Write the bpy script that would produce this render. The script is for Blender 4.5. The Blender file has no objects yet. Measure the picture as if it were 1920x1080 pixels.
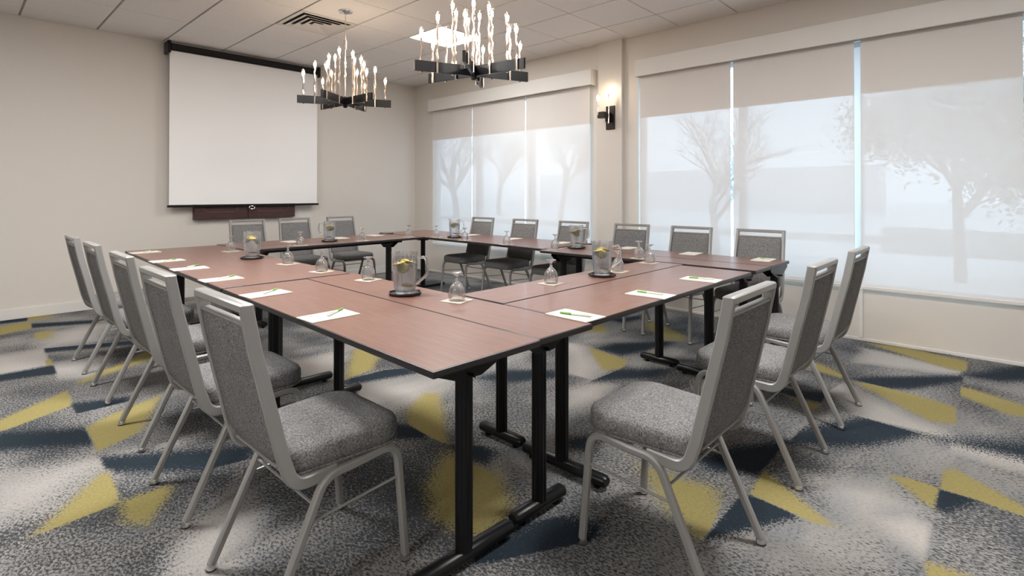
import bpy, math, random
import numpy as np
from mathutils import Vector, Matrix

# ---------------------------------------------------------------- camera, sky, exposure
sc = bpy.context.scene
C = sc.collection
random.seed(7)
PI = math.pi
H = 2.984                                     # ceiling height

cam_d = bpy.data.cameras.new('camera')
cam = bpy.data.objects.new('camera', cam_d)
C.objects.link(cam)
cam.location = (-5.2521, -7.1169, 1.2341)
cam.rotation_euler = (PI / 2 + 0.007, 0, -0.8171)
cam_d.sensor_width = 36.0
cam_d.lens = 992.84 / 1920 * 36.0
cam_d.shift_y = -(540 - 355.5) / 1920
cam_d.clip_start = 0.02
cam_d.clip_end = 300
sc.camera = cam

world = bpy.data.worlds.new('overcast_sky')
sc.world = world
world.use_nodes = True
wn = world.node_tree.nodes['Background']
wn.inputs[0].default_value = (0.59, 0.795, 1.0, 1)
wn.inputs[1].default_value = 3.2

TROFFER_POWER = 39.0
BULB_POWER = 34.0
sc.view_settings.view_transform = 'Standard'
sc.view_settings.look = 'None'
sc.view_settings.gamma = 1.0
sc.view_settings.use_curve_mapping = False
sc.view_settings.exposure = 0.90
cy = sc.cycles
cy.use_denoising = True
cy.max_bounces = 14
cy.diffuse_bounces = 5
cy.glossy_bounces = 4
cy.transmission_bounces = 14
cy.transparent_max_bounces = 24
cy.caustics_reflective = False
cy.caustics_refractive = False
cy.sample_clamp_indirect = 6.0

# ---------------------------------------------------------------- helpers: materials
def new_mat(name):
    m = bpy.data.materials.new(name)
    m.use_nodes = True
    nt = m.node_tree
    b = nt.nodes['Principled BSDF']
    return m, nt, b

def mat(name, col, rough=0.5, metal=0.0, noise=0.0, scale=40.0, bump=0.0, stretch=(1, 1, 1), spec=0.5):
    m, nt, b = new_mat(name)
    b.inputs['Base Color'].default_value = (*col, 1)
    b.inputs['Roughness'].default_value = rough
    b.inputs['Metallic'].default_value = metal
    b.inputs['Specular IOR Level'].default_value = spec
    if noise or bump:
        tc = nt.nodes.new('ShaderNodeTexCoord')
        mp = nt.nodes.new('ShaderNodeMapping')
        mp.inputs['Scale'].default_value = stretch
        nz = nt.nodes.new('ShaderNodeTexNoise')
        nz.inputs['Scale'].default_value = scale
        nz.inputs['Detail'].default_value = 4
        nt.links.new(tc.outputs['Object'], mp.inputs['Vector'])
        nt.links.new(mp.outputs['Vector'], nz.inputs['Vector'])
        if noise:
            mx = nt.nodes.new('ShaderNodeMix')
            mx.data_type = 'RGBA'
            lo = [c * (1 - noise) for c in col]
            hi = [min(1, c * (1 + noise)) for c in col]
            mx.inputs['A'].default_value = (*lo, 1)
            mx.inputs['B'].default_value = (*hi, 1)
            mr = nt.nodes.new('ShaderNodeMapRange')
            mr.inputs['From Min'].default_value = 0.3
            mr.inputs['From Max'].default_value = 0.7
            nt.links.new(nz.outputs['Fac'], mr.inputs['Value'])
            nt.links.new(mr.outputs['Result'], mx.inputs['Factor'])
            nt.links.new(mx.outputs['Result'], b.inputs['Base Color'])
        if bump:
            bp = nt.nodes.new('ShaderNodeBump')
            bp.inputs['Strength'].default_value = bump
            bp.inputs['Distance'].default_value = 0.002
            nt.links.new(nz.outputs['Fac'], bp.inputs['Height'])
            nt.links.new(bp.outputs['Normal'], b.inputs['Normal'])
    return m

def emit_mat(name, col, strength):
    m, nt, b = new_mat(name)
    b.inputs['Base Color'].default_value = (*col, 1)
    b.inputs['Emission Color'].default_value = (*col, 1)
    b.inputs['Emission Strength'].default_value = strength
    return m

def glass_mat(name, tint=(0.97, 0.98, 0.98), edge=0.55, base=0.05, haze=0.0, rough=0.02):
    """thin clear glass: mostly see-through, brighter and glossier towards grazing angles"""
    m, nt, b = new_mat(name)
    out = nt.nodes['Material Output']
    tr = nt.nodes.new('ShaderNodeBsdfTransparent')
    tr.inputs['Color'].default_value = (*tint, 1)
    gl = nt.nodes.new('ShaderNodeBsdfGlossy')
    gl.inputs['Roughness'].default_value = rough
    df = nt.nodes.new('ShaderNodeBsdfDiffuse')
    df.inputs['Color'].default_value = (0.9, 0.92, 0.93, 1)
    lw = nt.nodes.new('ShaderNodeLayerWeight')
    lw.inputs['Blend'].default_value = 0.35
    mr = nt.nodes.new('ShaderNodeMapRange')
    mr.inputs['To Min'].default_value = base
    mr.inputs['To Max'].default_value = edge
    nt.links.new(lw.outputs['Facing'], mr.inputs['Value'])
    m1 = nt.nodes.new('ShaderNodeMixShader')
    nt.links.new(mr.outputs['Result'], m1.inputs['Fac'])
    nt.links.new(tr.outputs[0], m1.inputs[1])
    nt.links.new(gl.outputs[0], m1.inputs[2])
    m2 = nt.nodes.new('ShaderNodeMixShader')
    m2.inputs['Fac'].default_value = haze
    nt.links.new(m1.outputs[0], m2.inputs[1])
    nt.links.new(df.outputs[0], m2.inputs[2])
    nt.links.new(m2.outputs[0], out.inputs['Surface'])
    return m

# ---------------------------------------------------------------- helpers: meshes
class MB:
    def __init__(s):
        s.v = []; s.f = []
    def add(s, vs, fs):
        o = len(s.v)
        s.v += [tuple(p) for p in vs]
        s.f += [tuple(i + o for i in f) for f in fs]
        return s
    def box(s, x0, x1, y0, y1, z0, z1, M=None):
        vs = [Vector((x, y, z)) for x in (x0, x1) for y in (y0, y1) for z in (z0, z1)]
        if M is not None: vs = [M @ p for p in vs]
        fs = [(0, 1, 3, 2), (4, 6, 7, 5), (0, 4, 5, 1), (2, 3, 7, 6), (0, 2, 6, 4), (1, 5, 7, 3)]
        return s.add(vs, fs)
    def bbox(s, x0, x1, y0, y1, z0, z1, b=0.004, M=None):
        """box with chamfered edges"""
        xs = (x0, x0 + b, x1 - b, x1)
        rings = []
        def ring(z, i):
            a0, a1, b0, b1 = x0 + i, x1 - i, y0 + i, y1 - i
            return [(a0 + b, b0, z), (a1 - b, b0, z), (a1, b0 + b, z), (a1, b1 - b, z), (a1 - b, b1, z), (a0 + b, b1, z), (a0, b1 - b, z), (a0, b0 + b, z)]
        rings = [ring(z0, b), ring(z0 + b, 0), ring(z1 - b, 0), ring(z1, b)]
        return s.loft(rings, M)
    def loft(s, rings, M=None, caps=True, closed=True):
        n = len(rings[0])
        vs = [Vector(p) for r in rings for p in r]
        if M is not None: vs = [M @ p for p in vs]
        fs = []
        for k in range(len(rings) - 1):
            for i in range(n if closed else n - 1):
                j = (i + 1) % n
                fs.append((k * n + i, k * n + j, (k + 1) * n + j, (k + 1) * n + i))
        if caps:
            fs.append(tuple(range(n - 1, -1, -1)))
            fs.append(tuple((len(rings) - 1) * n + i for i in range(n)))
        return s.add(vs, fs)
    def lathe(s, prof, n=20, c=(0, 0, 0), M=None, rib=None, caps=False):
        rings = []
        for (r, z) in prof:
            ring = []
            for i in range(n):
                t = 2 * PI * i / n
                rr = r * (1 + (rib(t, z) if rib else 0))
                ring.append((c[0] + rr * math.cos(t), c[1] + rr * math.sin(t), c[2] + z))
            rings.append(ring)
        return s.loft(rings, M, caps=caps)
    def tube(s, path, sec, side=None, caps=True, taper=None):
        """sweep a 2-D section (a along side, b along normal) down a path"""
        P = [Vector(p) for p in path]
        rings = []
        n = len(P)
        prev = None
        for i in range(n):
            t = (P[min(i + 1, n - 1)] - P[max(i - 1, 0)]).normalized()
            if side is not None:
                a = Vector(side)
                a = (a - t * a.dot(t)).normalized()
            else:
                if prev is None:
                    a = t.orthogonal().normalized()
                else:
                    a = (prev - t * prev.dot(t)).normalized()
                prev = a
            b = t.cross(a)
            k = taper[i] if taper else 1.0
            rings.append([P[i] + a * (u * k) + b * (w * k) for u, w in sec])
        return s.loft(rings, None, caps)
    def mesh(s, name, m, smooth=40):
        me = bpy.data.meshes.new(name)
        me.from_pydata(s.v, [], s.f)
        me.validate()
        import bmesh
        bm = bmesh.new(); bm.from_mesh(me)
        bmesh.ops.recalc_face_normals(bm, faces=bm.faces)
        bm.to_mesh(me); bm.free()
        if smooth:
            me.polygons.foreach_set('use_smooth', [True] * len(me.polygons))
            me.set_sharp_from_angle(angle=math.radians(smooth))
        if m: me.materials.append(m)
        return me
    def obj(s, name, m, parent=None, smooth=40):
        return put(name, s.mesh(name, m, smooth), parent)

def put(name, me, parent=None, loc=None, rotz=None):
    o = bpy.data.objects.new(name, me)
    C.objects.link(o)
    if parent is not None: o.parent = parent
    if loc is not None: o.location = loc
    if rotz is not None: o.rotation_euler = (0, 0, rotz)
    return o

def circ(r, n=10, ry=None):
    ry = r if ry is None else ry
    return [(r * math.cos(2 * PI * i / n), ry * math.sin(2 * PI * i / n)) for i in range(n)]

def rrect(a, b, r=0.004):
    """rounded-corner rectangle section, half sizes a and b"""
    return [(a - r, -b), (a, -b + r), (a, b - r), (a - r, b), (-a + r, b), (-a, b - r), (-a, -b + r), (-a + r, -b)]

def fillet(pts, radii, n=6):
    P = [Vector(p) for p in pts]
    out = [P[0]]
    for i in range(1, len(P) - 1):
        r = radii[i - 1]
        u = (P[i - 1] - P[i]); w = (P[i + 1] - P[i])
        lu, lw = u.length, w.length
        u.normalize(); w.normalize()
        ang = u.angle(w)
        d = min(r / math.tan(ang / 2), lu * 0.49, lw * 0.49)
        a = P[i] + u * d; b = P[i] + w * d
        for k in range(n + 1):
            t = k / n
            out.append(a * (1 - t) ** 2 + P[i] * 2 * t * (1 - t) + b * t * t)
    out.append(P[-1])
    return out

def tag(o, label, cat, group=None):
    o['label'] = label
    o['category'] = cat
    if group: o['group'] = group
    return o

def thing(name, label, cat, loc=(0, 0, 0), rotz=0.0, group=None):
    o = put(name, None, None, loc, rotz)
    o.empty_display_size = 0.1
    return tag(o, label, cat, group)

def struct(o):
    o['kind'] = 'structure'
    return o

def copy_tree(o, parent=None):
    c = o.copy()
    C.objects.link(c)
    if parent is not None: c.parent = parent
    for ch in list(o.children):
        copy_tree(ch, c)
    return c

def place(proto, used, loc, rotz, label, group=None):
    """the first call moves the prototype itself, later calls copy it with its parts"""
    o = proto if not used else copy_tree(proto)
    used.append(o)
    o.location = loc
    o.rotation_euler = (0, 0, rotz)
    o['label'] = label
    if group: o['group'] = group
    return o

# ---------------------------------------------------------------- materials
M = {}
M['wall'] = mat('wall_paint', (0.70, 0.66, 0.612), 0.75, noise=0.02, scale=120, bump=0.05)
M['trim'] = mat('white_trim', (0.76, 0.745, 0.72), 0.5)
M['grid'] = mat('ceiling_grid', (0.36, 0.34, 0.32), 0.6)
M['tile'] = mat('ceiling_tile', (0.80, 0.775, 0.755), 0.9, noise=0.035, scale=60, bump=0.12)
M['black'] = mat('black_metal', (0.006, 0.006, 0.007), 0.34, spec=0.3)
M['blackplastic'] = mat('black_plastic', (0.014, 0.013, 0.013), 0.4)
M['bronze'] = mat('dark_bronze', (0.028, 0.024, 0.022), 0.35, 0.6)
M['chrome'] = mat('chrome', (0.75, 0.75, 0.76), 0.15, 1.0)
M['nickel'] = mat('twisted_nickel', (0.72, 0.60, 0.52), 0.2, 1.0)
M['frame'] = mat('chair_frame', (0.34, 0.337, 0.328), 0.40, 0.3)
M['edge'] = mat('table_edge', (0.022, 0.018, 0.018), 0.38)
M['white'] = mat('white_plastic', (0.8, 0.8, 0.79), 0.4)
M['paper'] = mat('paper', (0.70, 0.68, 0.61), 0.8)
M['napkin'] = mat('beige_napkin', (0.62, 0.555, 0.475), 0.85)
M['green'] = mat('green_plastic', (0.16, 0.36, 0.07), 0.35)
M['clearpen'] = mat('pale_barrel', (0.66, 0.70, 0.60), 0.25)
M['ink'] = mat('logo_ink', (0.12, 0.13, 0.10), 0.6)
M['aluminium'] = mat('window_aluminium', (0.72, 0.76, 0.80), 0.4, 0.3)
M['lemon'] = mat('lemon_flesh', (0.90, 0.80, 0.36), 0.4, noise=0.2, scale=120)
M['rind'] = mat('lemon_rind', (0.80, 0.58, 0.05), 0.45)
M['cabinet'] = mat('dark_cherry', (0.060, 0.026, 0.022), 0.42, noise=0.35, scale=9, stretch=(2, 2, 22))
M['groove'] = mat('routed_groove', (0.15, 0.075, 0.065), 0.35)
M['screen'] = mat('matte_white_screen', (0.93, 0.935, 0.94), 0.8)
M['rubber'] = mat('rubber', (0.03, 0.03, 0.03), 0.6)
M['diffuser'] = emit_mat('light_diffuser', (1.0, 0.98, 0.955), TROFFER_POWER)
M['diffuser_dim'] = emit_mat('dimmed_light_diffuser', (1.0, 0.98, 0.955), TROFFER_POWER * 0.5)
M['bulb'] = emit_mat('bulb_glow', (1.0, 0.80, 0.58), BULB_POWER)
M['bulbglass'] = glass_mat('bulb_glass', (0.99, 0.97, 0.94), 0.35, 0.03)
def solid_glass(name, col, ior, clear, haze, rough=0.0):
    m, nt, b = new_mat(name)
    g = nt.nodes.new('ShaderNodeBsdfGlass')
    g.inputs['Color'].default_value = (*col, 1)
    g.inputs['IOR'].default_value = ior
    g.inputs['Roughness'].default_value = rough
    t = nt.nodes.new('ShaderNodeBsdfTransparent')
    d = nt.nodes.new('ShaderNodeBsdfDiffuse'); d.inputs['Color'].default_value = (0.9, 0.92, 0.94, 1)
    a = nt.nodes.new('ShaderNodeMixShader'); a.inputs['Fac'].default_value = clear
    c = nt.nodes.new('ShaderNodeMixShader'); c.inputs['Fac'].default_value = haze
    nt.links.new(g.outputs[0], a.inputs[1]); nt.links.new(t.outputs[0], a.inputs[2])
    nt.links.new(a.outputs[0], c.inputs[1]); nt.links.new(d.outputs[0], c.inputs[2])
    nt.links.new(c.outputs[0], nt.nodes['Material Output'].inputs['Surface'])
    return m
M['glass'] = solid_glass('clear_glass', (0.99, 1.0, 1.0), 1.47, 0.28, 0.02)
M['pitcher'] = solid_glass('pitcher_glass', (0.98, 0.99, 1.0), 1.47, 0.30, 0.035)
M['water'] = solid_glass('water', (0.97, 0.985, 1.0), 1.33, 0.42, 0.0)
M['pane'] = glass_mat('window_pane', (0.95, 0.98, 0.98), 0.4, 0.03)
M['darkvent'] = mat('vent_shadow', (0.05, 0.05, 0.05), 0.9)
M['vent'] = mat('vent_white', (0.66, 0.64, 0.62), 0.5)

def wood_mat():
    m, nt, b = new_mat('walnut_laminate')
    tc = nt.nodes.new('ShaderNodeTexCoord')
    mp = nt.nodes.new('ShaderNodeMapping'); mp.inputs['Scale'].default_value = (14, 1.1, 6)
    n1 = nt.nodes.new('ShaderNodeTexNoise'); n1.inputs['Scale'].default_value = 5; n1.inputs['Detail'].default_value = 6
    n1.inputs['Distortion'].default_value = 0.6
    mp2 = nt.nodes.new('ShaderNodeMapping'); mp2.inputs['Scale'].default_value = (60, 2.5, 10)
    n2 = nt.nodes.new('ShaderNodeTexNoise'); n2.inputs['Scale'].default_value = 6; n2.inputs['Detail'].default_value = 3
    cr = nt.nodes.new('ShaderNodeValToRGB')
    cr.color_ramp.elements[0].position = 0.3; cr.color_ramp.elements[0].color = (0.150, 0.068, 0.050, 1)
    cr.color_ramp.elements[1].position = 0.72; cr.color_ramp.elements[1].color = (0.235, 0.118, 0.090, 1)
    ad = nt.nodes.new('ShaderNodeMath'); ad.operation = 'MULTIPLY_ADD'
    ad.inputs[1].default_value = 0.35
    nt.links.new(tc.outputs['Object'], mp.inputs['Vector']); nt.links.new(mp.outputs[0], n1.inputs['Vector'])
    nt.links.new(tc.outputs['Object'], mp2.inputs['Vector']); nt.links.new(mp2.outputs[0], n2.inputs['Vector'])
    sb = nt.nodes.new('ShaderNodeMath'); sb.operation = 'MULTIPLY'; sb.inputs[1].default_value = 0.68
    nt.links.new(n1.outputs['Fac'], sb.inputs[0])
    nt.links.new(n2.outputs['Fac'], ad.inputs[0]); nt.links.new(sb.outputs[0], ad.inputs[2])
    nt.links.new(ad.outputs[0], cr.inputs['Fac'])
    nt.links.new(cr.outputs['Color'], b.inputs['Base Color'])
    b.inputs['Roughness'].default_value = 0.36
    b.inputs['Specular IOR Level'].default_value = 0.5
    b.inputs['Coat Weight'].default_value = 0.3
    b.inputs['Coat Roughness'].default_value = 0.14
    return m
M['wood'] = wood_mat()

def fabric_mat(name, lo, hi):
    m, nt, b = new_mat(name)
    tc = nt.nodes.new('ShaderNodeTexCoord')
    n1 = nt.nodes.new('ShaderNodeTexNoise'); n1.inputs['Scale'].default_value = 190; n1.inputs['Detail'].default_value = 3
    n2 = nt.nodes.new('ShaderNodeTexNoise'); n2.inputs['Scale'].default_value = 28; n2.inputs['Detail'].default_value = 2
    mr = nt.nodes.new('ShaderNodeMapRange'); mr.inputs['From Min'].default_value = 0.33; mr.inputs['From Max'].default_value = 0.67
    mx = nt.nodes.new('ShaderNodeMix'); mx.data_type = 'RGBA'
    mx.inputs['A'].default_value = (*lo, 1); mx.inputs['B'].default_value = (*hi, 1)
    ma = nt.nodes.new('ShaderNodeMath'); ma.operation = 'MULTIPLY_ADD'; ma.inputs[1].default_value = 0.1
    mb = nt.nodes.new('ShaderNodeMath'); mb.operation = 'MULTIPLY'; mb.inputs[1].default_value = 0.9
    nt.links.new(tc.outputs['Object'], n1.inputs['Vector']); nt.links.new(tc.outputs['Object'], n2.inputs['Vector'])
    nt.links.new(n1.outputs['Fac'], mb.inputs[0])
    nt.links.new(n2.outputs['Fac'], ma.inputs[0]); nt.links.new(mb.outputs[0], ma.inputs[2])
    nt.links.new(ma.outputs[0], mr.inputs['Value']); nt.links.new(mr.outputs[0], mx.inputs['Factor'])
    nt.links.new(mx.outputs['Result'], b.inputs['Base Color'])
    b.inputs['Roughness'].default_value = 0.95
    b.inputs['Specular IOR Level'].default_value = 0.15
    bp = nt.nodes.new('ShaderNodeBump'); bp.inputs['Strength'].default_value = 0.35; bp.inputs['Distance'].default_value = 0.002
    nt.links.new(n1.outputs['Fac'], bp.inputs['Height']); nt.links.new(bp.outputs[0], b.inputs['Normal'])
    return m
M['fabric'] = fabric_mat('grey_heather_fabric', (0.085, 0.087, 0.092), (0.30, 0.295, 0.29))

def shade_mat():
    """woven roller-shade cloth: reflects, lets diffuse daylight through, and a little straight view through its weave"""
    m, nt, b = new_mat('shade_cloth')
    out = nt.nodes['Material Output']
    df = nt.nodes.new('ShaderNodeBsdfDiffuse'); df.inputs['Color'].default_value = (0.85, 0.82, 0.795, 1)
    tl = nt.nodes.new('ShaderNodeBsdfTranslucent'); tl.inputs['Color'].default_value = (0.50, 0.52, 0.54, 1)
    tr = nt.nodes.new('ShaderNodeBsdfTransparent'); tr.inputs['Color'].default_value = (1, 1, 1, 1)
    a = nt.nodes.new('ShaderNodeMixShader'); a.inputs['Fac'].default_value = 0.10
    c = nt.nodes.new('ShaderNodeMixShader'); c.inputs['Fac'].default_value = 0.062
    nt.links.new(df.outputs[0], a.inputs[1]); nt.links.new(tl.outputs[0], a.inputs[2])
    nt.links.new(a.outputs[0], c.inputs[1]); nt.links.new(tr.outputs[0], c.inputs[2])
    nt.links.new(c.outputs[0], out.inputs['Surface'])
    return m
M['shade'] = shade_mat()
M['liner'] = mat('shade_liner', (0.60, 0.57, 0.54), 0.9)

def carpet_mat():
    m, nt, b = new_mat('patterned_carpet')
    L = nt.links.new
    N = nt.nodes.new
    tc = N('ShaderNodeTexCoord')
    at = N('ShaderNodeAttribute'); at.attribute_name = 'pattern'
    sp = N('ShaderNodeSeparateColor'); L(at.outputs['Color'], sp.inputs[0])
    def noise(scale, detail, stretch=(1, 1, 1), rot=0.0, rough=0.5):
        mp = N('ShaderNodeMapping'); mp.inputs['Scale'].default_value = stretch; mp.inputs['Rotation'].default_value = (0, 0, rot)
        L(tc.outputs['Object'], mp.inputs['Vector'])
        n = N('ShaderNodeTexNoise'); n.inputs['Scale'].default_value = scale; n.inputs['Detail'].default_value = detail; n.inputs['Roughness'].default_value = rough
        L(mp.outputs[0], n.inputs['Vector'])
        return n.outputs['Fac']
    def rng(v, a, bb, c=0.0, d=1.0):
        r = N('ShaderNodeMapRange'); r.inputs['From Min'].default_value = a; r.inputs['From Max'].default_value = bb
        r.inputs['To Min'].default_value = c; r.inputs['To Max'].default_value = d
        L(v, r.inputs['Value']); return r.outputs['Result']
    def op(o, a, bb):
        r = N('ShaderNodeMath'); r.operation = o
        for i, q in enumerate((a, bb)):
            if isinstance(q, (int, float)): r.inputs[i].default_value = q
            else: L(q, r.inputs[i])
        return r.outputs[0]
    def mix(f, a, bb):
        r = N('ShaderNodeMix'); r.data_type = 'RGBA'
        L(f, r.inputs['Factor'])
        for k, q in (('A', a), ('B', bb)):
            if isinstance(q, tuple): r.inputs[k].default_value = (*q, 1)
            else: L(q, r.inputs[k])
        return r.outputs['Result']
    fine = rng(noise(68, 5, (1.7, 1, 1), 0.75, 0.72), 0.32, 0.68)
    fine2 = rng(noise(76, 5, (1, 1.4, 1), -0.4, 0.75), 0.32, 0.68)
    big = noise(1.7, 2)
    big2 = noise(2.6, 1, (1, 2.2, 1), 0.7)
    # stippled charcoal over beige-grey; how much charcoal varies slowly
    amt = rng(big, 0.35, 0.65, 0.22, 0.66)
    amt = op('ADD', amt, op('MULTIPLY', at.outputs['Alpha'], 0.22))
    amt = op('SUBTRACT', amt, op('MULTIPLY', sp.outputs[2], 0.75))
    f0 = rng(op('SUBTRACT', amt, fine), -0.16, 0.16)
    base = mix(rng(big2, 0.4, 0.6), (0.33, 0.317, 0.305), (0.255, 0.258, 0.262))
    base = mix(sp.outputs[2], base, (0.47, 0.445, 0.42))
    c = mix(f0, base, (0.066, 0.071, 0.079))
    fn = rng(op('SUBTRACT', sp.outputs[1], fine2), -0.11, 0.11)
    c = mix(fn, c, (0.026, 0.037, 0.050))
    fy = rng(op('SUBTRACT', sp.outputs[0], fine2), -0.11, 0.11)
    c = mix(fy, c, (0.36, 0.305, 0.125))
    g = mix(rng(fine, 0, 1), (0.80, 0.80, 0.80), (1.12, 1.12, 1.12))
    mm = N('ShaderNodeMix'); mm.data_type = 'RGBA'; mm.blend_type = 'MULTIPLY'; mm.inputs['Factor'].default_value = 1.0
    L(c, mm.inputs['A']); L(g, mm.inputs['B'])
    L(mm.outputs['Result'], b.inputs['Base Color'])
    b.inputs['Roughness'].default_value = 1.0
    b.inputs['Specular IOR Level'].default_value = 0.1
    bp = N('ShaderNodeBump'); bp.inputs['Strength'].default_value = 0.5; bp.inputs['Distance'].default_value = 0.004
    L(fine, bp.inputs['Height']); L(bp.outputs[0], b.inputs['Normal'])
    return m
M['carpet'] = carpet_mat()

# ---------------------------------------------------------------- room shell
X0, Y0 = -8.5, -9.6                                   # far limits of the room behind and left of the camera

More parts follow.
